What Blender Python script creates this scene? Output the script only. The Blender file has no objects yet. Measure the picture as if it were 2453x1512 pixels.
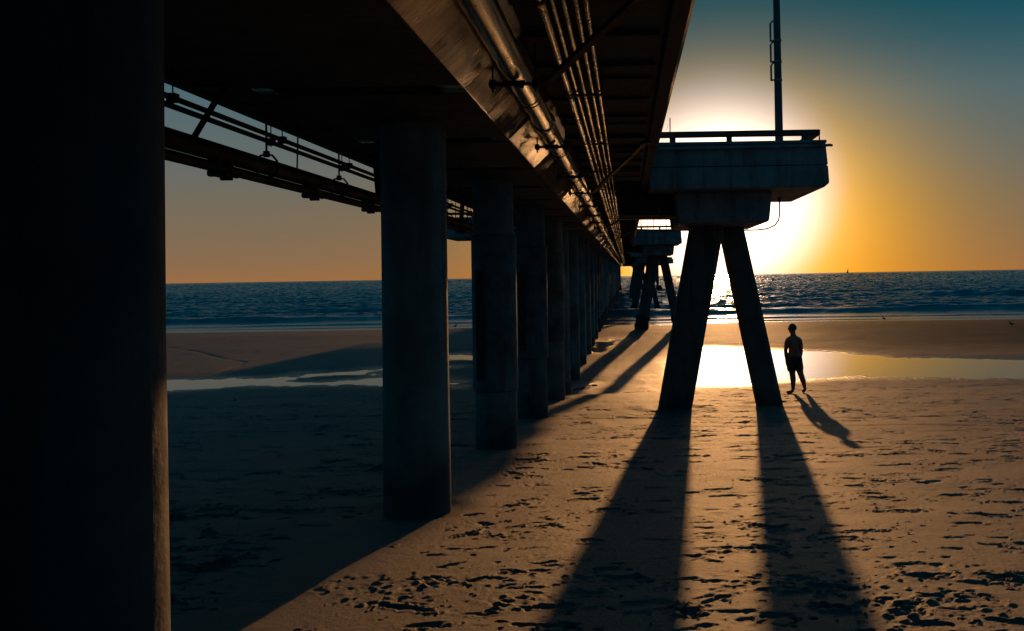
import bpy, bmesh, math, random
import numpy as np
from mathutils import Vector, Matrix
random.seed(7); rng = np.random.default_rng(11)
SC = bpy.context.scene
COL = SC.collection
R = math.radians
EYE = 3.6
# ------------------------------------------------------------------ camera
F = 2180.0; W = 2453.0; H = 1512.0
PITCH = R(1.0); ROLL = math.atan(0.01636)
f_ = Vector((0, math.cos(PITCH), math.sin(PITCH)))
u0 = Vector((0, -math.sin(PITCH), math.cos(PITCH)))
r0 = Vector((1, 0, 0))
r_ = r0*math.cos(ROLL) - u0*math.sin(ROLL)
u_ = u0*math.cos(ROLL) + r0*math.sin(ROLL)
_v = Vector((0, 1, 0))
SX = W/2 + F*_v.dot(r_)/_v.dot(f_) - 1500.0
SY = 661.0 - (H/2 - F*_v.dot(u_)/_v.dot(f_))
def ray(px, py):
    a = (px - W/2 + SX)/F; b = -(py - H/2 - SY)/F
    return (f_ + r_*a + u_*b).normalized()
def on_z(px, py, z):
    d = ray(px, py); t = (z-EYE)/d.z
    return Vector((d.x*t, d.y*t, z))
def on_y(px, py, y):
    d = ray(px, py); t = y/d.y
    return Vector((d.x*t, y, EYE+d.z*t))
cd = bpy.data.cameras.new('camera'); cam = bpy.data.objects.new('camera', cd); COL.objects.link(cam)
M = Matrix(((r_.x, u_.x, -f_.x, 0), (r_.y, u_.y, -f_.y, 0), (r_.z, u_.z, -f_.z, EYE), (0, 0, 0, 1)))
cam.matrix_world = M
cd.sensor_width = 36; cd.lens = F/W*36; cd.shift_x = SX/W; cd.shift_y = SY/W
cd.clip_start = 0.05; cd.clip_end = 80000
SC.camera = cam
# ------------------------------------------------------------------ helpers
def tag(o, label=None, cat=None, group=None, kind=None):
    if label: o['label'] = label
    if cat: o['category'] = cat
    if group: o['group'] = group
    if kind: o['kind'] = kind
    return o
def empty(name, loc=(0, 0, 0), label=None, cat=None, group=None):
    o = bpy.data.objects.new(name, None); COL.objects.link(o); o.location = loc; o.empty_display_size = .2
    return tag(o, label, cat, group)
def rise(y): return 0.004*(y-10.0)
class MB:
    def __init__(s, warp=False, off=(0, 0, 0)): s.v = []; s.f = []; s.warp = warp; s.off = off
    def add(s, vs, fs):
        n = len(s.v); s.v += [tuple(v) for v in vs]; s.f += [tuple(i+n for i in f) for f in fs]; return s
    def box(s, x0, x1, y0, y1, z0, z1):
        return s.prism([(x0, z0), (x1, z0), (x1, z1), (x0, z1)], y0, y1)
    def prism(s, sec, y0, y1, n=1):
        k = len(sec); vs = []; fs = []
        for i in range(n+1):
            y = y0+(y1-y0)*i/n
            vs += [(x, y, z) for x, z in sec]
        for i in range(n):
            for j in range(k):
                a = i*k+j; b = i*k+(j+1) % k
                fs.append((a, b, b+k, a+k))
        fs.append(tuple(range(k))[::-1]); fs.append(tuple(range(n*k, n*k+k)))
        fs = [f[::-1] for f in fs]
        return s.add(vs, fs)
    def tube(s, pts, rad, seg=10, caps=True):
        pts = [Vector(p) for p in pts]; n = len(pts)
        rads = rad if isinstance(rad, (list, tuple)) else [rad]*n
        vs = []; fs = []; prev = None
        for i, p in enumerate(pts):
            t = (pts[min(i+1, n-1)]-pts[max(i-1, 0)]).normalized()
            if prev is None:
                a = Vector((0, 0, 1)) if abs(t.z) < .9 else Vector((1, 0, 0))
                nx = t.cross(a).normalized()
            else:
                nx = (prev - t*prev.dot(t)).normalized()
            prev = nx; ny = t.cross(nx)
            for j in range(seg):
                c = 2*math.pi*j/seg
                vs.append(p + (nx*math.cos(c)+ny*math.sin(c))*rads[i])
        for i in range(n-1):
            for j in range(seg):
                a = i*seg+j; b = i*seg+(j+1) % seg
                fs.append((a, b, b+seg, a+seg))
        if caps:
            fs.append(tuple(range(seg))[::-1]); fs.append(tuple(range((n-1)*seg, n*seg)))
        return s.add(vs, fs)
    def bar(s, a, b, w, h):
        a = Vector(a); b = Vector(b); t = (b-a).normalized()
        q = Vector((0, 0, 1)) if abs(t.z) < .95 else Vector((0, 1, 0))
        nx = t.cross(q).normalized()*w/2; ny = nx.cross(t).normalized()*h/2
        vs = [p+i*nx+j*ny for p in (a, b) for i, j in ((-1, -1), (1, -1), (1, 1), (-1, 1))]
        return s.add(vs, [(0, 1, 2, 3), (7, 6, 5, 4), (0, 4, 5, 1), (1, 5, 6, 2), (2, 6, 7, 3), (3, 7, 4, 0)])
    def lathe(s, prof, cx, cy, seg=32):
        vs = []; fs = []; n = len(prof)
        for r, z in prof:
            for j in range(seg):
                c = 2*math.pi*j/seg; vs.append((cx+r*math.cos(c), cy+r*math.sin(c), z))
        for i in range(n-1):
            for j in range(seg):
                a = i*seg+j; b = i*seg+(j+1) % seg
                fs.append((a, b, b+seg, a+seg))
        fs.append(tuple(range(seg))[::-1]); fs.append(tuple(range((n-1)*seg, n*seg)))
        return s.add(vs, fs)
    def build(s, name, mat, parent=None, smooth=False, bevel=0, loc=None):
        me = bpy.data.meshes.new(name)
        vs = [(x, y, z+rise(y)) for x, y, z in s.v] if s.warp else s.v
        ox, oy, oz = s.off
        if parent is not None and parent.type == 'EMPTY' and s.off == (0, 0, 0):
            ox, oy, oz = parent.location
        elif parent is not None and s.off == (0, 0, 0):
            g = parent.parent.location if parent.parent else Vector((0, 0, 0))
            ox, oy, oz = g
        vs = [(x-ox, y-oy, z-oz) for x, y, z in vs]
        me.from_pydata(vs, [], s.f); me.update()
        bm = bmesh.new(); bm.from_mesh(me); bmesh.ops.recalc_face_normals(bm, faces=bm.faces); bm.to_mesh(me); bm.free()
        if smooth:
            me.shade_smooth()
            try: me.set_sharp_from_angle(angle=R(40))
            except Exception: pass
        me.materials.append(mat)
        o = bpy.data.objects.new(name, me); COL.objects.link(o)
        if parent is not None: o.parent = parent
        if bevel:
            b = o.modifiers.new('bevel', 'BEVEL'); b.width = bevel; b.segments = 2; b.limit_method = 'ANGLE'; b.angle_limit = R(40)
        return o
def copy_tree(o, parent=None):
    c = o.copy(); COL.objects.link(c)
    if parent is not None: c.parent = parent
    for ch in list(o.children): copy_tree(ch, c)
    return c
# ------------------------------------------------------------------ materials
class NT:
    def __init__(s, name):
        s.m = bpy.data.materials.new(name); s.m.use_nodes = True; s.t = s.m.node_tree
        s.t.nodes.clear()
        s.out = s.n('ShaderNodeOutputMaterial'); s.b = s.n('ShaderNodeBsdfPrincipled')
        s.l(s.b.outputs[0], s.out.inputs[0])
        s.geo = s.n('ShaderNodeNewGeometry')
    def n(s, t, **k):
        x = s.t.nodes.new(t)
        for a, v in k.items(): setattr(x, a, v)
        return x
    def l(s, a, b): s.t.links.new(a, b)
    def noise(s, scale, detail=4, rough=.55, vec=None, stretch=None):
        x = s.n('ShaderNodeTexNoise'); x.inputs['Scale'].default_value = scale
        x.inputs['Detail'].default_value = detail; x.inputs['Roughness'].default_value = rough
        src = vec or s.geo.outputs['Position']
        if stretch:
            mp = s.n('ShaderNodeMapping'); mp.inputs['Scale'].default_value = stretch; s.l(src, mp.inputs['Vector']); src = mp.outputs[0]
        s.l(src, x.inputs['Vector']); return x.outputs['Fac']
    def ramp(s, fac, stops):
        x = s.n('ShaderNodeValToRGB'); e = x.color_ramp.elements
        while len(e) < len(stops): e.new(.5)
        for i, (p, c) in enumerate(stops):
            e[i].position = p; e[i].color = (*c, 1) if isinstance(c, tuple) else (c, c, c, 1)
        s.l(fac, x.inputs[0]); return x.outputs[0]
    def mix(s, fac, a, b, mode='MIX'):
        x = s.n('ShaderNodeMix', data_type='RGBA', blend_type=mode)
        for i, v in ((0, fac), (6, a), (7, b)):
            if isinstance(v, (int, float)): x.inputs[i].default_value = v
            elif isinstance(v, tuple): x.inputs[i].default_value = (*v, 1)
            else: s.l(v, x.inputs[i])
        return x.outputs[2]
    def math(s, op, a, b=0.0, clamp=False):
        x = s.n('ShaderNodeMath', operation=op, use_clamp=clamp)
        for i, v in ((0, a), (1, b)):
            if isinstance(v, (int, float)): x.inputs[i].default_value = v
            else: s.l(v, x.inputs[i])
        return x.outputs[0]
    def mapr(s, v, a, b, c, d):
        x = s.n('ShaderNodeMapRange'); s.l(v, x.inputs[0])
        for i, q in enumerate((a, b, c, d)): x.inputs[i+1].default_value = q
        return x.outputs[0]
    def z(s):
        x = s.n('ShaderNodeSeparateXYZ'); s.l(s.geo.outputs['Position'], x.inputs[0]); return x.outputs[2]
    def bump(s, h, dist, strength=1.0, normal=None):
        x = s.n('ShaderNodeBump'); x.inputs['Distance'].default_value = dist; x.inputs['Strength'].default_value = strength
        s.l(h, x.inputs['Height'])
        if normal is not None: s.l(normal, x.inputs['Normal'])
        return x.outputs[0]
    def set(s, **k):
        for a, v in k.items():
            i = s.b.inputs[a.replace('_', ' ')]
            if isinstance(v, tuple): i.default_value = (*v, 1) if len(v) == 3 else v
            elif isinstance(v, (int, float)): i.default_value = v
            else: s.l(v, i)
        return s
def concrete(name, base, rough=.75, dark=.55, grain=None, wet=None, bumpd=.006):
    t = NT(name)
    n1 = t.noise(1.6, 6, .65); n2 = t.noise(14, 5, .6, stretch=(1, 1, .35))
    c0 = tuple(x*dark for x in base); c1 = tuple(min(1, x*1.2) for x in base)
    c = t.mix(t.ramp(n1, [(.32, 0.0), (.68, 1.0)]), c0, c1)
    c = t.mix(.35, c, t.ramp(n2, [(.3, .45), (.7, 1.0)]), 'MULTIPLY')
    st = t.ramp(t.noise(3.2, 5, .6, stretch=(1.2, 1.2, .12)), [(.52, 0.0), (.66, 1.0)])
    c = t.mix(t.math('MULTIPLY', st, .7), c, (base[0]*.35, base[1]*.27, base[2]*.2))
    rr = t.mapr(n2, .3, .7, rough-.12, min(1, rough+.12))
    if wet:
        sy_ = t.n('ShaderNodeSeparateXYZ'); t.l(t.geo.outputs['Position'], sy_.inputs[0])
        gl = t.math('MAXIMUM', t.math('SUBTRACT', 2.25, t.math('MULTIPLY', sy_.outputs[1], .082)), .3)
        zz = t.math('ADD', t.math('SUBTRACT', t.z(), gl), t.math('MULTIPLY', t.math('SUBTRACT', t.noise(2.2, 5, .6), .5), .9))
        w = t.mapr(zz, wet[0], wet[1], 1.0, 0.0)
        c = t.mix(t.math('MULTIPLY', w, .75), c, (.045, .036, .026))
    h = t.noise(22, 6, .6)
    nrm = t.bump(h, bumpd)
    if grain:
        g = t.noise(1.0, 5, .65, stretch=grain)
        nrm = t.bump(g, .012, 1.0, nrm)
    t.set(Base_Color=c, Roughness=rr, Normal=nrm)
    return t.m
def metal(name, base, rough=.35, metallic=.9, stain=.5):
    t = NT(name)
    n1 = t.noise(3.0, 6, .65); n2 = t.noise(30, 4, .6)
    c = t.mix(t.ramp(n1, [(.35, 0.0), (.7, 1.0)]), tuple(x*stain for x in base), base)
    t.set(Base_Color=c, Metallic=metallic, Roughness=t.mapr(n1, .3, .7, rough+.10, rough-.05), Normal=t.bump(n2, .0003))
    return t.m
M_COL = concrete('column_concrete', (.235, .25, .225), .8, .38, wet=(.22, .55))
M_COLD = concrete('shaded_column_concrete', (.075, .078, .072), .85, .3, wet=(.22, .55))  # nearest column's shade put into a darker copy of the column colour
M_JACK = concrete('sleeve_concrete', (.20, .22, .21), .75, .22, wet=(.2, .5))
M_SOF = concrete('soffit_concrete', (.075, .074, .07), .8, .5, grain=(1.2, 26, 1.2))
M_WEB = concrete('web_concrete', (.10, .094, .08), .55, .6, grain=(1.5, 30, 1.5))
_t = NT.__new__(NT); _t.m = M_WEB; _t.t = M_WEB.node_tree
_t.b = [n for n in _t.t.nodes if n.type == 'BSDF_PRINCIPLED'][0]; _t.geo = [n for n in _t.t.nodes if n.type == 'NEW_GEOMETRY'][0]
_sx = _t.n('ShaderNodeSeparateXYZ'); _t.l(_t.geo.outputs['Position'], _sx.inputs[0])
_pk = _t.math('FLOOR', _t.math('DIVIDE', _t.math('SUBTRACT', _sx.outputs[1], 6.42), 2.435))
_wn = _t.n('ShaderNodeTexWhiteNoise', noise_dimensions='1D'); _t.l(_pk, _wn.inputs['W'])
_pn = _t.noise(1.1, 4, .6, stretch=(1.0, .55, 1.0)); _sn = _t.noise(1.0, 5, .7, stretch=(3, 40, 3))
_mix = _t.math('ADD', _t.math('ADD', _t.math('MULTIPLY', _wn.outputs['Value'], .24), .07), _t.math('ADD', _t.math('MULTIPLY', _pn, .7), _t.math('MULTIPLY', _sn, .35)))
_t.l(_t.mapr(_mix, .52, .74, .15, .72), _t.b.inputs['Roughness'])
_un = _t.noise(1.5, 3, .5, stretch=(1, .8, 1))
_old = _t.b.inputs['Normal'].links[0].from_socket
_t.l(_t.bump(_un, .10, 1.0, _old), _t.b.inputs['Normal'])
_t.l(_t.mapr(_mix, .56, .72, 1.0, .0), _t.b.inputs['Coat Weight']); _t.b.inputs['Coat Roughness'].default_value = .16; _t.b.inputs['Coat IOR'].default_value = 1.9
_t.b.inputs['Coat Tint'].default_value = (1, .80, .5, 1)  # gold of the glints off the water put into the coat colour
_t.l(_t.mapr(_mix, .56, .74, .9, .06), _t.b.inputs['Specular IOR Level']); _t.b.inputs['IOR'].default_value = 1.65
M_PLAT = concrete('platform_concrete', (.30, .33, .325), .8, .6, bumpd=.012)
M_LEG = concrete('leg_concrete', (.15, .14, .125), .8, .6, wet=(.15, .55))
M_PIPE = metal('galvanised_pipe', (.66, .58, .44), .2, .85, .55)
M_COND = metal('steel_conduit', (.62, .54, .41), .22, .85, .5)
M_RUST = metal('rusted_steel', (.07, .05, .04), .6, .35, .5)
M_POLE = metal('painted_pole', (.10, .11, .12), .45, .1, .7)
M_PAINT = metal('pole_trim', (.3, .32, .33), .45, .3, .7)
M_WOOD = concrete('weathered_timber', (.14, .11, .085), .75, .6, grain=(30, 2, 30))
# growth on piles
t = NT('marine_growth'); n = t.noise(9, 6, .7)
t.set(Base_Color=t.ramp(n, [(.35, (.012, .014, .010)), (.7, (.05, .042, .03))]), Roughness=.7, Normal=t.bump(n, .06)); M_GROW = t.m

# ------------------------------------------------------------------ beach heights
SEA = 0.0; POOL = 0.20
def zp(x, y):  # zoom coordinates of the left pool crop to photo coordinates
    return ((380+x*.2446)/1.0436, (660+y*.2446)/1.0436)
def toworld(pts): return np.array([(lambda p: (p.x, p.y))(on_z(x, y, POOL)) for x, y in pts])
right_pool = [(1640, 872), (1652, 840), (1700, 833), (1850, 839), (2000, 843), (2130, 854), (2250, 858), (2453, 861), (2750, 866),
              (2750, 914), (2453, 907), (2250, 905), (2050, 903), (1930, 906), (1860, 912), (1760, 922), (1665, 921)]
left_main = [zp(*p) for p in [(-1200, 1205), (170, 1190), (600, 1180), (1150, 1165), (1450, 1150), (1530, 1128), (1620, 1118), (2000, 1100), (2350, 1068), (2700, 1062), (3000, 1050),
             (3060, 1058), (2700, 1080), (2360, 1092), (2230, 1108), (2210, 1122), (2260, 1134), (2000, 1138), (1720, 1150), (1560, 1170), (1500, 1195), (1640, 1205), (1900, 1186), (2350, 1158), (2700, 1150), (3080, 1225),
             (3060, 1262), (2700, 1250), (2350, 1245), (1600, 1246), (1100, 1258), (600, 1282), (170, 1300), (-1200, 1320)]]
small_pool = [(1412, 838), (1432, 822), (1466, 810), (1484, 811), (1474, 822), (1452, 836), (1428, 844)]
strip_a = [(1070, 851), (1110, 848), (1128, 853), (1150, 856), (1128, 862), (1080, 862)]
strip_b = [(1355, 938), (1395, 921), (1430, 922), (1395, 932)]
PONDS = [toworld(p) for p in (right_pool, left_main, small_pool, strip_a, strip_b)]
def sdist(P, X, Y):
    d = np.full(X.shape, 1e9); inside = np.zeros(X.shape, bool)
    n = len(P)
    for i in range(n):
        ax, ay = P[i]; bx, by = P[(i+1) % n]
        ex, ey = bx-ax, by-ay
        tt = np.clip(((X-ax)*ex+(Y-ay)*ey)/(ex*ex+ey*ey+1e-9), 0, 1)
        d = np.minimum(d, (X-ax-tt*ex)**2+(Y-ay-tt*ey)**2)
        c = ((ay > Y) != (by > Y)) & (X < (bx-ax)*(Y-ay)/(by-ay+1e-12)+ax)
        inside ^= c
    d = np.sqrt(d); return np.where(inside, -d, d)
_w = [(rng.uniform(.25, .9)*2**k, rng.uniform(0, 6.28), rng.uniform(0, 6.28), k) for k in range(5) for _ in range(5)]
def wavy(X, Y, k0=0, k1=5, fall=.55):
    o = np.zeros_like(X)
    for fr, an, ph, k in _w:
        if k0 <= k < k1:
            o += fall**k*np.sin(fr*(X*np.cos(an)+Y*np.sin(an))+ph+1.3*np.sin(.6*fr*(X*np.sin(an+1)-Y*np.cos(an+1))+2*ph))
    return o
PY = np.array([-80, -20, 0, 4, 8, 12.8, 17.8, 22.6, 26, 29.5, 40, 47, 56, 62, 66.5, 73, 90, 300])
PZ = np.array([3.4, 2.9, 2.28, 1.95, 1.60, 1.215, .87, .585, .40, .27, .255, .30, .33, .22, .0, -.18, -.8, -3.0])
def shore(X, Y):   # bends the sea edge a little
    return 1.2*np.sin(X*.045+.6)+.5*np.sin(X*.15+1.)-2.0*np.exp(-((X-2.5)/3.5)**2)+np.where(X > 15, -(X-15)*.10, 0)
def ground(X, Y, full=False):
    X = np.asarray(X, float); Y = np.asarray(Y, float)
    sh = np.clip((Y-45)/15, 0, 1)*shore(X, Y)
    yy = Y-sh
    z = (np.interp(yy-.9, PY, PZ)+2*np.interp(yy, PY, PZ)+np.interp(yy+.9, PY, PZ))/4
    sd = np.full(X.shape, 1e9); jit = .10*wavy(X*1.2, Y*.6, 0, 4)+.09*wavy(X*3.1, Y*2.3, 0, 5, .7)
    m = (Y > 24) & (Y < 60)
    if m.any():
        s = np.full(m.sum(), 1e9)
        for P in PONDS: s = np.minimum(s, sdist(P, X[m], Y[m]))
        sd[m] = s+jit[m]*.8
    z = z+.007*wavy(X, Y, 0, 5, .6)*np.clip(1-(Y-30)/60, .3, 1)
    rim = POOL+.006+.028*np.clip(sd, 0, 30)
    pool = np.where(sd < 0, POOL-np.minimum(.05, -sd*.03), np.minimum(z, rim))
    far = np.where(sd < 0, pool, np.where(z > rim, rim, np.where(m & (sd < 1e8), np.maximum(z, np.minimum(rim, POOL+.01)), z)))
    z = np.where(m, far, z)
    if full: return z, sd
    return z
def gz(x, y): return float(ground(np.array([x]), np.array([y]))[0])
def on_ground(px, py):
    z = 1.0
    for _ in range(25):
        p = on_z(px, py, z); z = .5*z+.5*gz(p.x, p.y)
    return p
# grid
ts = np.concatenate([-np.geomspace(30, .86, 26)[:-1], np.arange(-.86, .60, .0018), np.geomspace(.60, 30, 26)])
ys = np.concatenate([np.arange(-80, 1.6, 2.0), np.geomspace(1.7, 48, 1150), np.geomspace(48.2, 78, 150)])
Yg, Tg = np.meshgrid(ys, ts, indexing='ij')
Xg = Tg*(np.maximum(Yg, 2.0)+.4)
Zg, SDg = ground(Xg, Yg, True)
CH = np.zeros_like(Zg)   # churned sand marker
def local(x, y, rad):
    i0, i1 = np.searchsorted(ys, [y-rad, y+rad])
    k = max(y, 2.)+.4
    j0, j1 = np.searchsorted(ts, [(x-rad)/k, (x+rad)/k])
    return slice(max(i0-1, 0), i1+1), slice(max(j0-1, 0), j1+1)
def stamp(x, y, ang, L, Wd, depth, rim=.35, rough=.0):
    s = local(x, y, L*1.3)
    X = Xg[s]-x; Y = Yg[s]-y
    if X.size == 0: return
    a = X*math.cos(ang)+Y*math.sin(ang); b = -X*math.sin(ang)+Y*math.cos(ang)
    w = Wd*(1+.22*np.sin(a/L*3+.5)-.25*np.exp(-(a/(L*.14))**2))
    q = (a/(L*.5))**2+(b/(w*.5))**2
    q = q*(1+rough*(vn(Xg[s], Yg[s], 19, 21)-.5)*2.6+rough*(vn(Xg[s], Yg[s], 41, 22)-.5)*1.6)
    dent = -depth*np.clip((1-q)*1.7, 0, 1)*(1+.35*np.cos(a/L*6)+.5*(vn(Xg[s], Yg[s], 24, 23)-.5))
    ring = depth*rim*np.exp(-((np.sqrt(np.maximum(q, 0))-1.22)/.24)**2)*(.5+vn(Xg[s], Yg[s], 15, 24))
    Zg[s] += (dent+ring)*min(1.0, .46+.022*y)*(1.9 if x < -1.2-.35*(8-min(y, 8)) else 1)
_tab = rng.random((256, 256))
def vn(X, Y, f, k=0):
    x = X*f+37.1*k; y = Y*f+11.7*k
    i = np.floor(x).astype(int); j = np.floor(y).astype(int); u = x-i; v = y-j
    u = u*u*(3-2*u); v = v*v*(3-2*v); g = lambda a, b: _tab[a % 256, b % 256]
    return (g(i, j)*(1-u)+g(i+1, j)*u)*(1-v)+(g(i, j+1)*(1-u)+g(i+1, j+1)*u)*v
def churn(x, y, rad, amp, n):
    s = local(x, y, rad*2.6); X = Xg[s]; Y = Yg[s]
    r = np.sqrt(((X-x)/(rad*1.5))**2+((Y-y)/(rad*.75))**2)+.7*(vn(X, Y, 6, 1)-.5)+.35*(vn(X, Y, 17, 2)-.5)
    m = np.clip((1.05-r)/.35, 0, 1)
    q = vn(X, Y, 9, 3)+.6*vn(X, Y, 19, 4)+.35*vn(X, Y, 43, 5)-.97
    Zg[s] += m*amp*.30*(np.abs(q)*1.5-.42)*(.5+vn(X, Y, 4, 8))
def clearof(x, y): return abs(x+1.86) > .5
# trails of steps
for k in range(70):
    x = random.uniform(-9, 12); y = random.uniform(2.6, 27); a = random.choice((0, math.pi, random.uniform(0, 6.28), random.gauss(0, .3), math.pi+random.gauss(0, .3)))
    dp = random.uniform(.012, .030)*(1 if y < 20 else .7)
    for i in range(random.randint(4, 16)):
        a += random.uniform(-.08, .08)
        x += .66*math.cos(a); y += .66*math.sin(a)
        if not 2.4 < y < 27.5 or not clearof(x, y): continue
        sd = .09*(1 if i % 2 else -1)
        stamp(x-sd*math.sin(a)+random.uniform(-.03, .03), y+sd*math.cos(a), a+random.uniform(-.2, .2), random.uniform(.24, .30), random.uniform(.09, .12), dp*random.uniform(.7, 1.3), random.uniform(.2, .55), .6)
for k in range(330):
    y = 2.6+24*random.random()**1.3; x = random.uniform(-.75, .48)*y
    if clearof(x, y):
        stamp(x, y, random.gauss(0, .5), random.uniform(.12, .34), random.uniform(.06, .12), random.uniform(.008, .03), random.uniform(.1, .7), .75)
# trampled patches seen in the photo
for px, py, rad, n, amp in [(1130, 1400, .38, 34, .026), (890, 1395, .26, 22, .028), (1060, 1385, .2, 12, .02), (1270, 1290, .18, 10, .02), (930, 1310, .14, 8, .03), (1140, 1260, .18, 8, .018),
                       (2210, 1425, .22, 26, .022), (2270, 1480, .25, 28, .022), (2135, 1375, .18, 14, .02), (2330, 1440, .16, 10, .02), (1810, 1380, .2, 12, .02), (1830, 1405, .22, 12, .022),
                       (960, 1440, .2, 12, .025), (1000, 1300, .2, 12, .02), (1790, 1480, .16, 10, .02), (780, 1415, .15, 8, .02), (1480, 1390, .2, 8, .02), (2400, 1370, .3, 16, .018),
                       (2180, 1110, .25, 8, .025), (1950, 1150, .2, 8, .02), (1250, 1440, .2, 12, .03), (860, 1110, .4, 16, .02), (500, 1220, .3, 16, .025), (640, 1440, .2, 10, .02), (1180, 1105, .3, 14, .02), (1120, 1160, .2, 10, .02)]:
    p = on_ground(px, py); churn(p.x, p.y, rad, amp, n)
def clod(x, y, r, h):
    t_ = local(x, y, r*2.2); q = ((Xg[t_]-x)/r)**2+((Yg[t_]-y)/(r*.8))**2
    Zg[t_] += .62*h*np.clip(1.25-q, 0, 1)*(.6+.8*vn(Xg[t_], Yg[t_], 30, 31))
for k in range(2300):
    y = 2.6+23*random.random()**1.25; x = random.uniform(-.78, .50)*y
    d = float(vn(np.array([x]), np.array([y]), .55, 33)[0])
    if d < random.uniform(.25, .7) or not clearof(x, y): continue
    g = 1+y*.035
    stamp(x, y, random.gauss(0, .35), random.uniform(.06, .22)*g, random.uniform(.03, .065)*g, random.uniform(.004, .012), random.uniform(.2, .6), .6)
    if random.random() < .25: clod(x+random.uniform(-.1, .1), y+random.uniform(-.06, .06), random.uniform(.012, .024)*g, random.uniform(.003, .009))
for px, py, rad, n in [(1130, 1400, .4, 60), (890, 1395, .28, 40), (1060, 1385, .15, 14), (930, 1310, .12, 12), (2210, 1425, .24, 40), (2275, 1480, .25, 40), (2135, 1375, .2, 22), (1830, 1400, .24, 24), (960, 1440, .25, 24), (1270, 1290, .2, 16), (1140, 1260, .25, 18), (2330, 1440, .2, 20), (2420, 1370, .3, 24), (1480, 1395, .2, 14), (780, 1415, .2, 14), (2190, 1110, .12, 10), (2110, 943, .12, 12), (1955, 1205, .2, 14), (640, 1220, .2, 12), (490, 1215, .3, 30), (860, 1110, .3, 20)]:
    p = on_ground(px, py)
    for _ in range(int(n*.55)):
        a_ = random.uniform(0, 6.28); d_ = rad*math.sqrt(random.random())*1.2
        clod(p.x+d_*math.cos(a_)*1.5, p.y+d_*math.sin(a_)*.7, random.uniform(.014, .035), random.uniform(.005, .016))
# drifted sand and scour at the slanted legs
for lx, ly in ((1.0, 19.35), (3.06, 19.85)):
    t_ = local(lx, ly, 1.3); rr = np.sqrt((Xg[t_]-lx)**2+(Yg[t_]-ly)**2)
    Zg[t_] += (-.012*np.exp(-((rr-.40)/.16)**2)+.03*np.exp(-((rr-.72)/.2)**2))*(.5+vn(Xg[t_], Yg[t_], 3, 35))
# wheel tracks across the beach, and grooves drawn for a shadow
def groove(pts, w, d):
    P = [on_ground(*p) for p in pts]
    for a, b in zip(P[:-1], P[1:]):
        n = max(2, int((b-a).length/.10))
        for i in range(n):
            q = a.lerp(b, i/n); s = local(q.x, q.y, .32)
            rr2 = ((Xg[s]-q.x)/.10)**2+((Yg[s]-q.y)/w)**2
            Zg[s] -= d*random.uniform(.6, 1.2)*np.exp(-rr2)
groove([(410, 1024), (560, 1022), (720, 1017), (910, 1010), (1080, 1006), (1240, 1004), (1500, 1001), (1660, 1000), (1900, 1002), (2200, 997), (2453, 994)], .10, .010)
groove([(410, 1036), (660, 1034), (910, 1034), (1300, 1030), (1640, 1022), (1760, 1020), (2453, 1022)], .09, .009)
groove([(1490, 1048), (1580, 1052), (1700, 1040), (1740, 1016), (1660, 1004)], .09, .010)
groove([(410, 1128), (910, 1128), (1100, 1124), (1360, 1098), (1560, 1062)], .07, .008)
groove([(402, 832), (470, 842), (540, 860), (590, 868)], .20, .012); groove([(520, 895), (560, 880), (585, 872)], .16, .010)  # grooves pressed where a lamp post's forked shadow lies
# scour hollows round the columns
COLS = [3.05, 8.01, 12.82, 17.8, 22.7, 25.1] + [25.1+4.87*k for k in range(1, 38)]
for y in COLS[:6]:
    s = local(-1.86, y, 1.2)
    rr = np.sqrt((Xg[s]+1.86)**2+(Yg[s]-y)**2)
    Zg[s] += -.022*np.exp(-((rr-.33)/.14)**2)+.007*np.exp(-((rr-.62)/.2)**2)*(.4+vn(Xg[s], Yg[s], 3, 36))
_near = np.clip(1-(Yg-6)/40, .15, 1)*np.where(SDg < 0, 0, 1)
Zg += _near*(.0045*(vn(Xg*.55, Yg, 2.4, 6)-.5)+.004*(vn(Xg*.6, Yg, 7, 7)-.5)+.0022*(vn(Xg, Yg, 22, 8)-.5)+.0011*(vn(Xg, Yg, 48, 9)-.5))
Zg -= _near*.012*np.clip((vn(Xg*.55, Yg, 3.1, 10)*.7+vn(Xg*.6, Yg, 11, 11)*.5-.86)/.12, 0, 1)*np.clip((vn(Xg, Yg, .35, 12)-.35)*3, 0, 1)
def grid_mesh(name, X, Y, Z, attrs=()):
    nr, nc = X.shape; me = bpy.data.meshes.new(name)
    co = np.stack([X, Y, Z], -1).reshape(-1, 3).astype(np.float32)
    i = np.arange(nr*nc).reshape(nr, nc)
    q = np.stack([i[:-1, :-1], i[:-1, 1:], i[1:, 1:], i[1:, :-1]], -1).reshape(-1, 4)
    me.vertices.add(len(co)); me.vertices.foreach_set('co', co.ravel())
    me.loops.add(q.size); me.loops.foreach_set('vertex_index', q.ravel().astype(np.int32))
    me.polygons.add(len(q)); me.polygons.foreach_set('loop_start', np.arange(0, q.size, 4, dtype=np.int32))
    me.update(calc_edges=True); me.validate()
    for an, av in attrs:
        a = me.attributes.new(an, 'FLOAT', 'POINT'); a.data.foreach_set('value', av.ravel().astype(np.float32))
    me.shade_smooth()
    return me
_wc = on_ground(1500, 915)
wet = np.clip(np.maximum(.55*np.exp(-((Xg-_wc.x-.1)/2.5)**2-((Yg-_wc.y)/8.5)**2), np.maximum(1-SDg/1.6, np.clip((.17-Zg)/.14, 0, 1)*(Yg > 45))), 0, 1)
bar_tone = np.clip((Yg-34)/8, 0, 1)*np.clip((Xg-0)/12, 0, 1)  # bar sand darker and duller towards the right
me = grid_mesh('sand', Xg, Yg, Zg, [('wet', wet), ('bar_tone', bar_tone)])
t = NT('sand_material')
a = t.n('ShaderNodeAttribute', attribute_name='wet').outputs['Fac']
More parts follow.
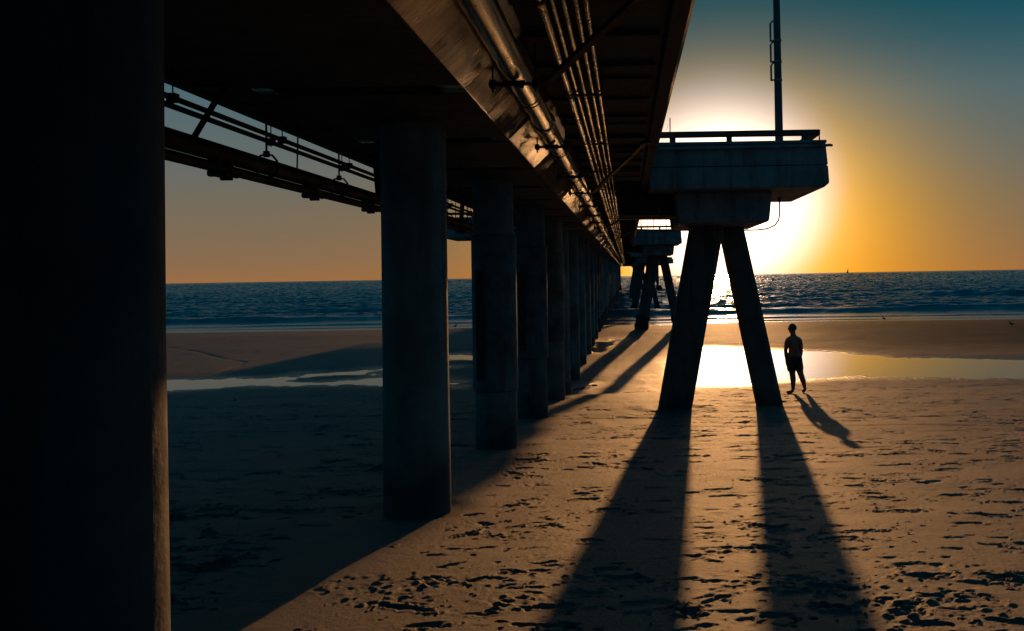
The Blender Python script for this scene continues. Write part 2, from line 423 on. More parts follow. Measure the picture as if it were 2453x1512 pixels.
n1 = t.noise(.7, 5, .6); n2 = t.noise(9, 5, .6, stretch=(.35, 1, 1)); n3 = t.noise(170, 3, .7)
c = t.mix(t.ramp(n1, [(.3, 0.0), (.7, 1.0)]), (.150, .126, .108), (.205, .172, .148))
c = t.mix(.5, c, t.ramp(n2, [(.3, .7), (.65, 1.0)]), 'MULTIPLY')
c = t.mix(.5, c, t.ramp(n3, [(.3, .55), (.7, 1.0)]), 'MULTIPLY')
wv = t.math('MULTIPLY', a, t.mapr(t.noise(1.3, 4, .6, stretch=(.4, 1, 1)), .3, .7, .65, 1.15), True)
c = t.mix(t.math('MULTIPLY', wv, .6), c, (.09, .065, .05))
da = t.n('ShaderNodeAttribute', attribute_name='bar_tone').outputs['Fac']
c = t.mix(t.math('MULTIPLY', da, .72), c, (.075, .055, .035))
nb = t.bump(n3, .010, 1.0, t.bump(t.noise(28, 4, .6), .012))
t.set(Base_Color=c, Roughness=t.mapr(wv, .1, 1, .68, .24), Normal=nb)
t.l(t.mapr(da, 0, 1, .26, .03), t.b.inputs['Specular IOR Level'])
me.materials.append(t.m)
sand = bpy.data.objects.new('sand', me); COL.objects.link(sand); tag(sand, kind='structure')

# ------------------------------------------------------------------ water
t = NT('pool_water')
t.set(Base_Color=(.22, .20, .17), Roughness=.035, IOR=1.45, Metallic=.3, Normal=t.bump(t.noise(2.2, 4, .6, stretch=(.5, 1, 1)), .0022))
t.b.inputs['Specular IOR Level'].default_value = .8
mb = MB()
mb.add([(-60, 26, POOL), (60, 26, POOL), (60, 47, POOL), (-60, 47, POOL)], [(0, 1, 2, 3)])
tag(mb.build('tide_pool', t.m), kind='structure')
tw = np.concatenate([-np.geomspace(30, .9, 24)[:-1], np.arange(-.9, .62, .0028), np.geomspace(.62, 30, 24)])
yw = np.concatenate([np.geomspace(57, 330, 640), np.geomspace(331.5, 9000, 760), np.geomspace(9500, 60000, 40)])
Yw, Tw = np.meshgrid(yw, tw, indexing='ij'); Xw = Tw*Yw
Zw = np.zeros_like(Xw); foam = np.zeros_like(Xw)
amp = np.clip((Yw-shore(Xw, Yw)-76)/18, 0.0, 1)*np.clip(1.3-Yw/500, .0, 1)
for k in range(34):
    L = .8*1.115**k; an = rng.normal(0, .55); kk = 2*math.pi/L
    ph = kk*(Xw*math.sin(an)+Yw*math.cos(an))+rng.uniform(0, 6.28)+1.2*np.sin(Xw/(L*5)+rng.uniform(0, 6))
    s = np.sin(ph); Zw += .0145*L**.45*(s+.25*np.cos(2*ph))*amp
_sp = np.gradient(yw)[:, None]
Zw += rng.standard_normal(Zw.shape)*np.minimum(.085*_sp, .45)*np.clip((Yw-95)/120, 0, 1)*np.where(np.abs(Tw) < 1.0, 1, .3)
def breaker(y0, h, front, back, wob, sg, mask=1.0):
    global Zw, foam
    yb = y0+wob*np.sin(Xw*.05+sg)+.6*wob*np.sin(Xw*.13+2*sg)+shore(Xw, Yw)*.5
    d = Yw-yb
    hh = h*(1+.25*np.sin(Xw*.21+sg*3)+.10*np.sin(Xw*.9+sg))*mask
    Zw = Zw+hh*np.where(d < 0, np.exp(-(d/front)**2), np.exp(-(d/back)**2))
    nz = wavy(Xw*1.7, Yw*1.7, 0, 5, .75)
    foam = np.maximum(foam, np.clip(1-np.abs(d-.05)/.35, 0, 1)*np.clip(.35+nz*.7, 0, 1)*np.clip((hh-.12)/.1, 0, 1)*(y0 < 90))
breaker(82.5, .40, 1.1, 4.0, .8, .7)
breaker(73.0, .10, .5, 1.8, .5, 2.1)
breaker(69.2, .05, .25, 1.2, .35, 4.0)
breaker(104., .20, 1.6, 4.5, 1.5, 3.3)
breaker(170., .3, 2.5, 7, 3, 5.1)
breaker(132., .55, 2.5, 7, 2.5, 1.2, np.clip((Xw-10)/40, 0, 1))
swash = np.clip(1-np.abs(Yw-shore(Xw, Yw)-74.5)/3.2, 0, 1)*np.clip(wavy(Xw*.8, Yw*2.2, 0, 5, .8)*.7-.05, 0, 1)
foam = np.maximum(foam, swash*.8)
calm = np.clip(1-(Yw-shore(Xw, Yw)-72)/14, 0, 1)
me = grid_mesh('sea', Xw, Yw, Zw, [('foam', foam), ('calm', calm)])
t = NT('sea_water')
fo = t.n('ShaderNodeAttribute', attribute_name='foam').outputs['Fac']; ca = t.n('ShaderNodeAttribute', attribute_name='calm').outputs['Fac']
b1 = t.bump(t.noise(.9, 5, .62, stretch=(.55, 1, 1)), t.mapr(ca, 0, 1, .30, .02) and .25)
x = b1.node; t.l(t.mapr(ca, 0, 1, 1.0, .06), x.inputs['Strength'])
b2 = t.bump(t.noise(.3, 4, .6, stretch=(.5, 1, 1)), .45, 1.0, b1); t.l(t.mapr(ca, 0, 1, 1.0, .0), b2.node.inputs['Strength'])
ff = t.ramp(fo, [(.2, 0.0), (.6, 1.0)])
t.set(Base_Color=t.mix(ff, (.012, .115, .165), (.55, .56, .56)), Roughness=t.mapr(fo, 0, .6, .22, .7), IOR=1.33, Normal=b2)
me.materials.append(t.m)
sea = bpy.data.objects.new('sea', me); COL.objects.link(sea); tag(sea, kind='structure')
mb = MB(); mb.add([(-3000, 40, -6), (3000, 40, -6), (3000, 3000, -6), (-3000, 3000, -6)], [(0, 1, 2, 3)])
t = NT('seabed_material'); t.set(Base_Color=t.ramp(t.noise(.3), [(.3, (.05, .05, .04)), (.7, (.08, .07, .06))]), Roughness=.9)
tag(mb.build('seabed', t.m), kind='structure')

# ------------------------------------------------------------------ pier
HG = EYE+1.352; HT = EYE+1.757; TOP = EYE+2.15; CX = -1.86
XL, XR = -3.90, .462; Y0, Y1 = -34.0, 206.0
pier = empty('pier', (CX, Y0, 2.3), 'long concrete pier deck on a single row of round columns running out to sea', 'pier')
seg = 2.435
joints = [6.42+seg*k for k in range(-17, 83) if Y0 < 6.42+seg*k < Y1]
# box girder: sloping side panels and bottom panels
web = MB(True); bot = MB(True); rib = MB(True)
random.seed(3)
for i, y in enumerate(joints):
    y1 = y+seg-.018; d = .018*((i % 2)*2-1)+random.uniform(-.006, .006); e = random.uniform(-.006, .006)
    web.prism([(-1.125+e, HG+.004), (-.72+e+d, HT-.002+.0), (-1.0, HT-.002), (-1.3, HG+.006)], y, y1)
    web.prism([(-2.595+e, HG+.004), (-2.45, HG+.006), (-2.72, HT-.002), (-3.0+e, HT-.002)], y, y1)
    bot.box(-2.59, -1.131, y+.15, y+seg-.15, HG, HG+.18)
bot.box(-2.55, -1.17, Y0, Y1, HG+.07, HT-.006)
random.seed(5)
def rib_strip(xa, xb, steps):
    prof = [(Y0, HT-.004)]
    for y in joints:
        for q, wd in steps:
            d = HT-random.choice((.03, .05, .04))
            prof += [(y+q, HT-.004), (y+q+.004, d), (y+q+wd, d), (y+q+wd+.004, HT-.004)]
    prof.append((Y1, HT-.004)); n = len(prof); vs = []
    for yy, zz in prof: vs += [(xa, yy, zz), (xb, yy, zz), (xb, yy, HT+.03), (xa, yy, HT+.03)]
    fs = []
    for i in range(n-1):
        for j in range(4): fs.append((4*i+j, 4*i+(j+1) % 4, 4*i+4+(j+1) % 4, 4*i+4+j))
    fs += [(3, 2, 1, 0), (4*n-4, 4*n-3, 4*n-2, 4*n-1)]
    rib.add(vs, fs)
rib_strip(-.70, XR-.20, ((.0, .30), (.95, .09), (1.5, .16)))
rib2 = rib; rib = MB(True); rib_strip(XL+.20, -3.02, ((.0, .30), (1.5, .16))); rib3 = rib; rib = rib2
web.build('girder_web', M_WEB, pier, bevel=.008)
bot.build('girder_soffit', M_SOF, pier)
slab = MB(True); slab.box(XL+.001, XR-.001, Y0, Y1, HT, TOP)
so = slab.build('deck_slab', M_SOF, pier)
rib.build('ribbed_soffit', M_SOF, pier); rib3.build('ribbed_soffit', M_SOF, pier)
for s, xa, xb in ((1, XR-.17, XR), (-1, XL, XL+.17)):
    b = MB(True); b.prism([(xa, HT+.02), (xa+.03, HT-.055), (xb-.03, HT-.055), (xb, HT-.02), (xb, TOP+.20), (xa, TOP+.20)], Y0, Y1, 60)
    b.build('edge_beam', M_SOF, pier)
    rl = MB(True); xm = (xa+xb)/2
    for z in (.48, .76): rl.box(xm-.02, xm+.02, Y0, Y1, TOP+z-.02, TOP+z+.02)
    rl.box(xm-.09, xm+.09, Y0, Y1, TOP+1.04, TOP+1.09)
    yy = Y0
    while yy < Y1:
        rl.box(xm-.05, xm+.05, yy, yy+.1, TOP+.2, TOP+1.04); yy += 2.435
    rl.build('railing', M_WOOD, pier)
wd = MB(True); wd.box(-7.9, XL-.003, 74, 102, HT-.08, TOP+.30); wd.build('added_shadow_deck', M_SOF, pier, bevel=.02)  # slab and railing added unseen to cast shade on the left sand
rl = MB(True)
for z in (.5, .94): rl.box(-7.85, -7.79, 74, 102, TOP+z-.03, TOP+z+.03)
for k in range(12): rl.box(-7.86, -7.78, 74+2.5*k, 74.1+2.5*k, TOP+.302, TOP+1.1)
rl.build('railing', M_WOOD, pier)
lower = {12.82: True, 17.8: True, 22.7: True}
for i, y in enumerate(COLS+[-1.74, -6.6, -11.5, -16.4]):
    rad = .283 if i < 6 or i > len(COLS)-1 else .29
    zg = gz(CX, y)-.8 if y < 66 else -4.0
    zt = HG+.09+rise(y)
    m = MB(); prof = [(rad*1.035, zg), (rad*1.03, zg+1.0), (rad, zg+2.2), (rad, zt)]
    m.lathe(prof, CX, y, 40 if i < 8 else 20)
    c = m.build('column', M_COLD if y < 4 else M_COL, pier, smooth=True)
    if i == 0: c['label'] = 'nearest, almost black round column filling the left of the photo'
    if i == 2: c['label'] = 'third column, wrapped in a wider repair sleeve that ends above the sand'
    if i in (2, 3, 4):
        s = MB(); s.lathe([(rad+.004, EYE-1.58), (rad+.032, EYE-1.56), (rad+.030, EYE-.3), (rad+.032, EYE+.58), (rad+.004, EYE+.60)], CX, y, 40)
        s.build('repair_sleeve', M_JACK, c, smooth=True)
        s = MB(); s.bar((CX-.16, y-rad-.03, EYE-1.4), (CX-.16, y-rad-.03, EYE+.1), .10, .03); s.build('repair_strap', M_RUST, c)
    if y > 52:
        s = MB(); zz = np.linspace(-2, 1.1-.0*y, 9)
        s.lathe([(rad+.02+.05*abs(math.sin(k*2.1+i))*(1-k/9), z) for k, z in enumerate(zz)], CX, y, 16); s.build('marine_growth', M_GROW, c, smooth=True)

# ---- pipes under the right cantilever
def thing_pipe(name, label, cat, x, z, r, y0, y1, mat, group=None, seg=16):
    e = empty(name, (x, max(y0, 0), z), label, cat, group)
    m = MB(True); n = int((y1-y0)/8)
    m.tube([(x, y0+(y1-y0)*i/n, z) for i in range(n+1)], r, seg); m.build('pipe_run', mat, e, smooth=True)
    return e
BX, BZ, BR = -.79, EYE+1.545, .098
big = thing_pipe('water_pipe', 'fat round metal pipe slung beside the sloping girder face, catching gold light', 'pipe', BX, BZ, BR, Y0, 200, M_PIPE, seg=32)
for y in [4.35+4.6*k for k in range(-4, 22)]:
    m = MB(True); m.tube([(BX, y, BZ), (BX, y+.02, BZ), (BX, y+.10, BZ), (BX, y+.12, BZ)], [BR+.003, BR+.016, BR+.016, BR+.003], 24); m.build('coupling', M_PIPE, big, smooth=True)
TR = [.4, 3.5, 6.58, 9.9, 13.0, 15.7]+[18.8+3.1*k for k in range(40)]
for y in TR:
    m = MB(True); zb = BZ-BR-.028; xl, xr = BX-.185, BX+.185
    m.tube([(xl, y, zb), (xr, y, zb)], .014, 8)
    for xx in (xl+.03, xr-.03):
        m.tube([(xx, y, zb-.06), (xx, y, HT+.02)], .008, 6)
        m.box(xx-.022, xx+.022, y-.022, y+.022, zb-.03, zb+.03)
    m.tube([(BX-.07, y, zb-.005), (BX-.05, y, zb), (BX-.02, y, zb+.004), (BX+.02, y, zb+.004), (BX+.05, y, zb), (BX+.07, y, zb-.005)], [.034, .028, .020, .020, .028, .034], 10)
    m.build('hanger', M_RUST, big)
    m = MB(True); m.tube([(BX+(BR+.012)*math.cos(q), y+1.05, BZ+(BR+.012)*math.sin(q)) for q in np.linspace(0, 6.283, 25)], .006, 6)
    m.tube([(BX, y+1.05, BZ+BR), (BX, y+1.05, HT)], .006, 6)
    if y < 60: m.build('clevis_ring', M_RUST, big)
SPEC = [(-.485, 1.665, .027, 'thickest steel conduit of the five in the row, nearest the fat pipe'),
        (-.422, 1.690, .016, 'thin steel conduit second from the fat pipe in the row of five'),
        (-.352, 1.690, .016, 'thin steel conduit in the middle of the row of five under the deck'),
        (-.278, 1.690, .016, 'thin steel conduit fourth from the fat pipe in the row of five'),
        (-.215, 1.690, .016, 'thin steel conduit nearest the deck edge in the row of five')]
for x, h, r, lab in SPEC:
    e = thing_pipe('conduit', lab, 'conduit', x, EYE+h, r, Y0, 180, M_COND, 'conduits under the right side of the deck', 12)
    for k in range(-3, 12):
        y = 5.2+3.05*k+random.uniform(-.15, .15)
        m = MB(True); m.tube([(x, y, EYE+h), (x, y+.05, EYE+h)], r+.006, 12); m.build('coupling', M_RUST, e, smooth=True)
for k in range(34):
    y = 1.9+3.1*k
    m = MB(True, (0, 0, 0)); zb = EYE+1.665-.03
    m.bar((-.53, y, zb-.008), (-.18, y, zb-.008), .03, .016)
    for xx in (-.52, -.19): m.tube([(xx, y, zb-.02), (xx, y, HT+.01)], .005, 6)
    o = m.build('conduit_rack', M_RUST); tag(o, 'small hanging bar that carries the five conduits under the deck', 'pipe rack', 'racks under the five conduits')
lbl = ['rusty diagonal brace crossing the conduits at the top of the photo', 'rusty diagonal brace between the fat pipe and the deck edge, just before the lookout']
for k, (ya, yb) in enumerate([(6.58, 4.95), (15.7, 11.64), (28.1, 24.0), (40.5, 36.4)]):
    zb = BZ-BR-.028; m = MB(True); m.bar((-.56, ya, zb), (.30, yb, HT-.03), .05, .035); m.box(.26, .34, yb-.05, yb+.05, HT-.075, HT+.01)
    o = m.build('sway_brace', M_RUST); tag(o, lbl[k] if k < 2 else 'small diagonal brace far along the pier under the deck', 'brace', 'diagonal braces under the deck')

# ---- pipes under the left edge
LX = -3.62
ea = thing_pipe('conduit', 'upper of the two thin conduits against the sky at left', 'conduit', LX, EYE+1.50, .024, Y0, 180, M_RUST, 'thin conduits along the left deck edge')
eb = thing_pipe('conduit', 'lower of the two thin conduits against the sky at left', 'conduit', LX-.01, EYE+1.435, .024, Y0, 180, M_RUST, 'thin conduits along the left deck edge')
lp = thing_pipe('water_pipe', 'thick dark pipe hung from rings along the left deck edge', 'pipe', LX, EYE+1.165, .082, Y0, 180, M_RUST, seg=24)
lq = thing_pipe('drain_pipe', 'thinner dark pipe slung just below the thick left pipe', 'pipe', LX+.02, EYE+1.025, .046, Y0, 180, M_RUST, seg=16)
for k in range(-3, 22):
    y = 9.19+2.33*k
    m = MB(True); z = EYE+1.165
    ring = [(-.105, -.05), (-.105, .06), (-.06, .115), (0, .13), (.06, .115), (.105, .06), (.105, -.05), (.06, -.10), (-.06, -.10), (-.105, -.05)]
    m.tube([(LX+a, y, z+b) for a, b in ring], .012, 6); m.tube([(LX, y, z+.12), (LX, y, HT+.01)], .011, 6)
    m.box(LX-.025, LX+.025, y-.025, y+.025, z+.10, z+.16)
    m.build('clevis_hanger', M_RUST, lp)
    m = MB(True); y2 = y+1.25
    m.box(LX-.05, LX+.09, y2-.13, y2+.13, EYE+.955, EYE+.99); m.box(LX-.03, LX+.07, y2-.16, y2-.10, EYE+.94, EYE+1.12); m.box(LX-.03, LX+.07, y2+.08, y2+.13, EYE+.93, EYE+1.12)
    m.tube([(LX+.1, y2-.12, EYE+.965), (LX+.1, y2+.14, EYE+.965)], .02, 6)
    m.build('clamp', M_RUST, lq)
    for e, dz, dy in ((ea, 1.50, -1.9), (eb, 1.435, .12)):
        m = MB(True); m.tube([(LX, y+dy, EYE+dz-.05), (LX, y+dy, HT+.01)], .006, 6); m.box(LX-.035, LX+.035, y+dy-.04, y+dy+.04, EYE+dz-.035, EYE+dz+.035)
        m.build('hanger', M_RUST, e)
    if k % 2 == 0:
        m = MB(True); m.tube([(LX+.0, y+.85, EYE+1.18), (LX+.02, y+.85, HT+.01)], .009, 6); m.build('hanger', M_RUST, lp)
for k, (ya, yb) in enumerate([(7.62, 7.72), (13.35, 12.55), (20.0, 19.2), (26.5, 25.8)]):
    m = MB(True); m.bar((LX+.02, ya-.05, EYE+1.2), (LX+.28-.1*k if k < 2 else LX+.2, yb, HT+.01), .09, .05)
    o = m.build('sway_brace', M_RUST)
    tag(o, ['wide flat strut slanting down beside the nearest black column', 'slanted strut meeting the thick left pipe beside the second column', 'small slanted strut far along the left deck edge', 'small slanted strut far along the left deck edge'][k], 'brace', 'slanted struts along the left deck edge')

# ------------------------------------------------------------------ lookout platforms
def marks(o, kind):
    return o
def growth(x0, y0, x1, z0, z1, r, parent):
    m = MB(); pts = []; rads = []
    for k in range(10):
        u = k/9; pts.append((x0+(x1-x0)*u, y0, z0+(z1-z0)*u)); rads.append(r*(1.18+.10*math.sin(k*2.3+x0*3)) if k < 9 else r*.95)
    m.tube(pts, rads, 12); m.build('marine_growth', M_GROW, parent, smooth=True)
def lookout(side, y0, label, legz, dz, grow=False, right=3.95):
    """side +1 right of the pier. local design is that of the near right lookout (front at Y=17.5)"""
    e = empty('lookout_platform', (CX+side*4.3 if side < 0 else 2.0, y0, legz), label, 'lookout platform', 'lookout platforms beside the pier')
    def X(x): return x if side > 0 else 2*CX-x
    def Pm(sec): return [(X(x), EYE+h+dz) for x, h in sec]
    ya, yb = y0, y0+3.6
    m = MB(); m.prism(Pm([(.47, 1.65), (right-.10, 1.65), (right, 1.73), (right-.02, 2.075), (.47, 2.075)]), ya, yb)
    m.build('slab', M_PLAT, e, bevel=.03)
    m = MB()
    m.prism(Pm([(.47, 2.085), (right-.024, 2.085), (right-.06, 2.50), (.47, 2.50)]), ya+.008, ya+.18)
    m.prism(Pm([(right-.21, 2.085), (right-.024, 2.085), (right-.06, 2.50), (right-.21, 2.50)]), ya+.182, yb-.01)
    m.prism(Pm([(.47, 2.085), (right-.212, 2.085), (right-.212, 2.50), (.47, 2.50)]), yb-.18, yb-.01)
    m.build('parapet', M_PLAT, e, bevel=.012)
    m = MB(); m.box(*sorted((X(.47), X(right-.045))), ya-.015, ya+.2, EYE+2.503+dz, EYE+2.56+dz); m.box(*sorted((X(right-.25), X(right-.045))), ya+.202, yb, EYE+2.503+dz, EYE+2.56+dz)
    m.build('coping', M_PLAT, e, bevel=.01)
    m = MB(); m.tube([(X(.47), ya-.03, EYE+2.425+dz), (X(right-.1), ya-.03, EYE+2.445+dz), (X(right+.01), ya-.02, EYE+2.455+dz), (X(right+.06), ya+.03, EYE+2.455+dz)], .028, 8); m.build('conduit_strip', M_PLAT, e, smooth=True)
    m = MB(); m.box(*sorted((X(.5), X(right-.15))), ya+.05, ya+.20, EYE+2.665+dz, EYE+2.775+dz); m.box(*sorted((X(right-.29), X(right-.15))), ya+.203, yb-.1, EYE+2.665+dz, EYE+2.775+dz)
    m.build('rail', M_WOOD, e, bevel=.015)
    for xx in (.95, 2.04, 3.50):
        m = MB(); m.box(*sorted((X(xx-.05), X(xx+.05))), ya+.06, ya+.16, EYE+2.556+dz, EYE+2.667+dz); m.build('rail_post', M_WOOD, e)
    m = MB(); m.tube([(X(right-.16), ya+.1, EYE+2.56+dz), (X(right-.165), ya+.1, EYE+2.70+dz), (X(right-.24), ya+.1, EYE+2.72+dz)], .014, 6); m.build('rail_bracket', M_RUST, e)
    m = MB(); m.prism(Pm([(1.04, 1.02), (2.86, 1.02), (2.93, 1.655), (.98, 1.655)]), ya+.5, yb-.22); m.build('pile_cap', M_PLAT, e, bevel=.06)
    m = MB(); m.prism(Pm([(-.14, 1.24), (1.03, 1.22), (1.0, 1.645), (.44, 1.645), (.44, 1.80), (-.14, 1.80)]), ya+1.1, ya+2.6); m.build('cross_beam', M_SOF, e, bevel=.02)
    # legs
    for (xb, xt, wb, wt, dy) in ((.985, 1.72, .345, .355, 1.85), (3.06, 2.30, .275, .265, 2.35)):
        zb = legz-.9; zt = EYE+1.03+dz
        hfull = (EYE+1.0+dz)-(EYE-2.82)
        def PX(z): return xb+(xt-xb)*(z-dz-(EYE-2.82))/ (1.0+2.82)
        m = MB(); vs = []
        ch = .30
        for z, w in ((zb, wb), (zt, wt)):
            c = PX(z)
            for a, b in ((-1, -1+ch), (-1+ch, -1), (1-ch, -1), (1, -1+ch), (1, 1-ch), (1-ch, 1), (-1+ch, 1), (-1, 1-ch)):
                vs.append((X(c+a*w), y0+dy+b*w, z))
        fs = [(i, (i+1) % 8, 8+(i+1) % 8, 8+i) for i in range(8)]+[tuple(range(8))[::-1], tuple(range(8, 16))]
        m.add(vs, fs); lg = m.build('leg', M_LEG, e, bevel=.02)
        if grow: growth(X(PX(legz-.8)), y0+dy, X(PX(legz+.95)), legz-.8, legz+.95, wb*1.05, lg)
    return e
L1 = lookout(1, 17.5, 'near concrete lookout on an A shaped pair of legs, in front of the setting sun', .79, 0.0)
L2 = lookout(1, 54.0, 'second lookout on crusted A shaped legs at the water edge, behind the near one', .30, .18, True, 3.36)
L3 = lookout(1, 94.0, 'third lookout with slanted legs standing in the sea beyond the second', -.5, .32, True)
L5 = lookout(1, 134.0, 'fourth lookout far out, its slanted legs showing between those of nearer ones', -.6, .48, True)
L6 = lookout(1, 172.0, 'fifth and farthest lookout, tiny, just before the round end platform', -.6, .62, True)
L4 = lookout(-1, 40.0, 'lookout on the far left side of the pier, glimpsed between second and third columns', .3, .14, False, 4.45)
# curved conduit from pile cap up to the slab
p = lambda x, y, Y: on_y(x, y, Y)
m = MB(); pts = [p(1480, 549, 20.9), p(1560, 551, 20.9), p(1610, 552, 20.9), p(1774, 552, 20.7), p(1815, 551, 20.2), p(1838, 548, 19.9), p(1856, 540, 19.8), p(1865, 528, 19.8), p(1867.5, 514, 19.8), p(1867.5, 495, 19.8), p(1867.5, 472, 19.8)]
m.tube(pts, .017, 8); q = p(1867.5, 478, 19.8); m.tube([q+Vector((0, 0, -.06)), q+Vector((0, 0, .12))], .03, 8)
tag(m.build('conduit', M_RUST, smooth=True), 'bent conduit looping from the pile cap up to the near lookout slab', 'conduit')
m = MB(); m.tube([p(1480, 525, 18.3), p(1560, 522, 18.3), p(1622, 519, 18.3)], .02, 8); q = p(1580, 520, 18.3); m.tube([q, (q.x, q.y, EYE+1.66)], .008, 6)
tag(m.build('conduit', M_COND, smooth=True), 'straight horizontal conduit under the beam that joins the near lookout to the pier', 'conduit')
# second lookout balusters are part of a picket railing
e = empty('picket_railing', (1.6, 57.7, EYE+2.7), 'small picket railing on the second lookout, bright sky behind it', 'railing')
m = MB(); m.tube([(.5, 57.75, EYE+3.62), (3.45, 57.75, EYE+3.62)], .03, 6); m.tube([(.5, 57.75, EYE+2.86), (3.45, 57.75, EYE+2.86)], .03, 6); m.build('rail', M_RUST, e)
for k in range(8):
    m = MB(); xx = .6+.4*k; m.tube([(xx, 57.75, EYE+2.70), (xx, 57.75, EYE+3.62)], .025 if k % 2 else .015, 6); m.build('picket', M_RUST, e)
# thin rod with bracket on the near lookout
e = empty('rod_stand', (.84, 17.75, EYE+2.5), 'thin upright rod with a small bracket at the left end of the near lookout rail', 'rod')
b0 = on_y(1605, 345, 17.6); b1 = on_y(1605, 283, 17.6)
m = MB(); m.tube([b0-Vector((0, 0, .1)), b1], .012, 6); m.build('rod', M_RUST, e)
m = MB(); c0 = on_y(1605, 317, 17.6); c1 = on_y(1588, 319, 17.6); m.tube([c0, c1, on_y(1587, 327, 17.6)], .012, 6); m.tube([on_y(1601, 297, 17.6), on_y(1597, 312, 17.6)], .003, 4); m.build('bracket', M_RUST, e)
m = MB(); c = on_y(1586, 345, 17.6); m.lathe([(.03, c.z-.06), (.035, c.z), (.02, c.z+.03)], c.x, c.y, 10)
tag(m.build('bollard_cap', M_RUST, smooth=True), 'tiny dark knob on the coping at the left end of the near lookout', 'knob')
# light pole
bp = on_y(1866.5, 338, 18.3)
e = empty('lamp_pole', (bp.x, 18.3, EYE+2.5), 'tall dark lamp pole rising from the near lookout past the top of the photo', 'lamp post')
m = MB(); m.lathe([(.085, EYE+2.08), (.083, EYE+2.6), (.076, EYE+4.0), (.07, EYE+5.4), (.045, EYE+9.0)], bp.x, 18.3, 20); m.build('pole', M_POLE, e, smooth=True)
for ya, yb in ((51, 98), (101, 148), (151, 192)):
    m = MB(); A = on_y(1866, ya, 18.3).z; B = on_y(1866, yb, 18.3).z; xa = bp.x-.135
    m.bar((bp.x-.05, 18.3, B), (xa, 18.3, B), .03, .03); m.bar((xa, 18.3, B-.015), (xa, 18.3, A-.05), .035, .04); m.bar((xa, 18.3, A-.05), (xa+.04, 18.3, A), .03, .03); m.bar((xa+.03, 18.3, A), (bp.x-.05, 18.3, A), .03, .03)
    m.lathe([(.086, B-.02), (.086, B+.02)], bp.x, 18.3, 16)
    m.build('bracket', M_PAINT, e)
m = MB(); m.bar((bp.x, 18.3, EYE+8.9), (bp.x-1.3, 18.3, EYE+9.1), .07, .07); m.box(bp.x-1.9, bp.x-1.2, 18.15, 18.45, EYE+9.05, EYE+9.2); m.build('lamp_arm', M_POLE, e)

# ------------------------------------------------------------------ round platform at the pier's end
EC = (CX, 217.0)
e = empty('end_platform', (EC[0], EC[1], -1), 'round platform at the far seaward end of the pier', 'end platform')
m = MB(); zb = EYE+2.35; m.lathe([(12.6, zb+.4), (13.2, zb+.42), (13.2, zb+1.5), (12.9, zb+1.55)], EC[0], EC[1], 64); m.build('deck', M_PLAT, e)
m = MB(); m.lathe([(12.9, zb+1.5), (12.95, zb+1.9)], EC[0], EC[1], 48); m.build('rail', M_WOOD, e)
m = MB(); m.lathe([(10.5, zb), (10.6, zb+.41)], EC[0], EC[1], 48); m.build('ring_beam', M_SOF, e)
for k in range(14):
    a = 2*math.pi*k/14+.2; x = EC[0]+9.6*math.cos(a); y = EC[1]+9.6*math.sin(a)
    m = MB(); tx = x-.9*math.cos(a)*(k % 2); m.tube([(x+.8*math.cos(a)*(k % 2), y, -3), (tx, y, zb+.05)], .32, 10); pl = m.build('pile', M_LEG, e, smooth=True)
    m = MB(); m.tube([(x+.75*math.cos(a)*(k % 2), y, -2), (x+.6*math.cos(a)*(k % 2), y, .3), (x+.4*math.cos(a)*(k % 2), y, 1.3)], [.5, .55, .34], 10); m.build('marine_growth', M_GROW, pl, smooth=True)

# ------------------------------------------------------------------ sailboat, birds
sb = on_y(2032, 652, 1500.)
e = empty('sailboat', (sb.x, 1500, 0), 'tiny sailboat on the horizon right of the sun', 'sailboat')
m = MB(); m.add([(sb.x-4, 1500, 1.1), (sb.x+4.5, 1500, 1.3), (sb.x+3, 1498.7, .0), (sb.x-3.4, 1498.7, .0), (sb.x+3, 1501.3, 0), (sb.x-3.4, 1501.3, 0), (sb.x-3.8, 1498.7, 1.1), (sb.x-3.8, 1501.3, 1.1), (sb.x+1, 1498.5, 1.15), (sb.x+1, 1501.5, 1.15)],
      [(6, 8, 2, 3), (8, 1, 2), (7, 5, 4, 9), (9, 4, 1), (6, 3, 5, 7), (3, 2, 4, 5), (6, 7, 9, 8), (8, 9, 1), (2, 1, 4)]); m.build('hull', M_RUST, e)
m = MB(); m.tube([(sb.x, 1500, 1), (sb.x, 1500, 10.5)], .12, 6); m.build('mast', M_RUST, e)
t = NT('sail_cloth'); t.set(Base_Color=t.ramp(t.noise(.5), [(.3, (.35, .3, .25)), (.7, (.5, .45, .4))]), Roughness=.9); M_SAIL = t.m
m = MB(); m.add([(sb.x-.15, 1500, 2), (sb.x-3.2, 1500, 2.1), (sb.x-.15, 1500, 10.2), (sb.x-.15, 1500.1, 2), (sb.x-3.2, 1500.1, 2.1), (sb.x-.15, 1500.1, 10.2)], [(0, 1, 2), (5, 4, 3), (0, 3, 4, 1), (1, 4, 5, 2), (2, 5, 3, 0)]); m.build('sail', M_SAIL, e)
t = NT('dark_feathers'); t.set(Base_Color=t.ramp(t.noise(20), [(.3, (.05, .045, .04)), (.7, (.11, .10, .09))]), Roughness=.8); M_BIRD = t.m
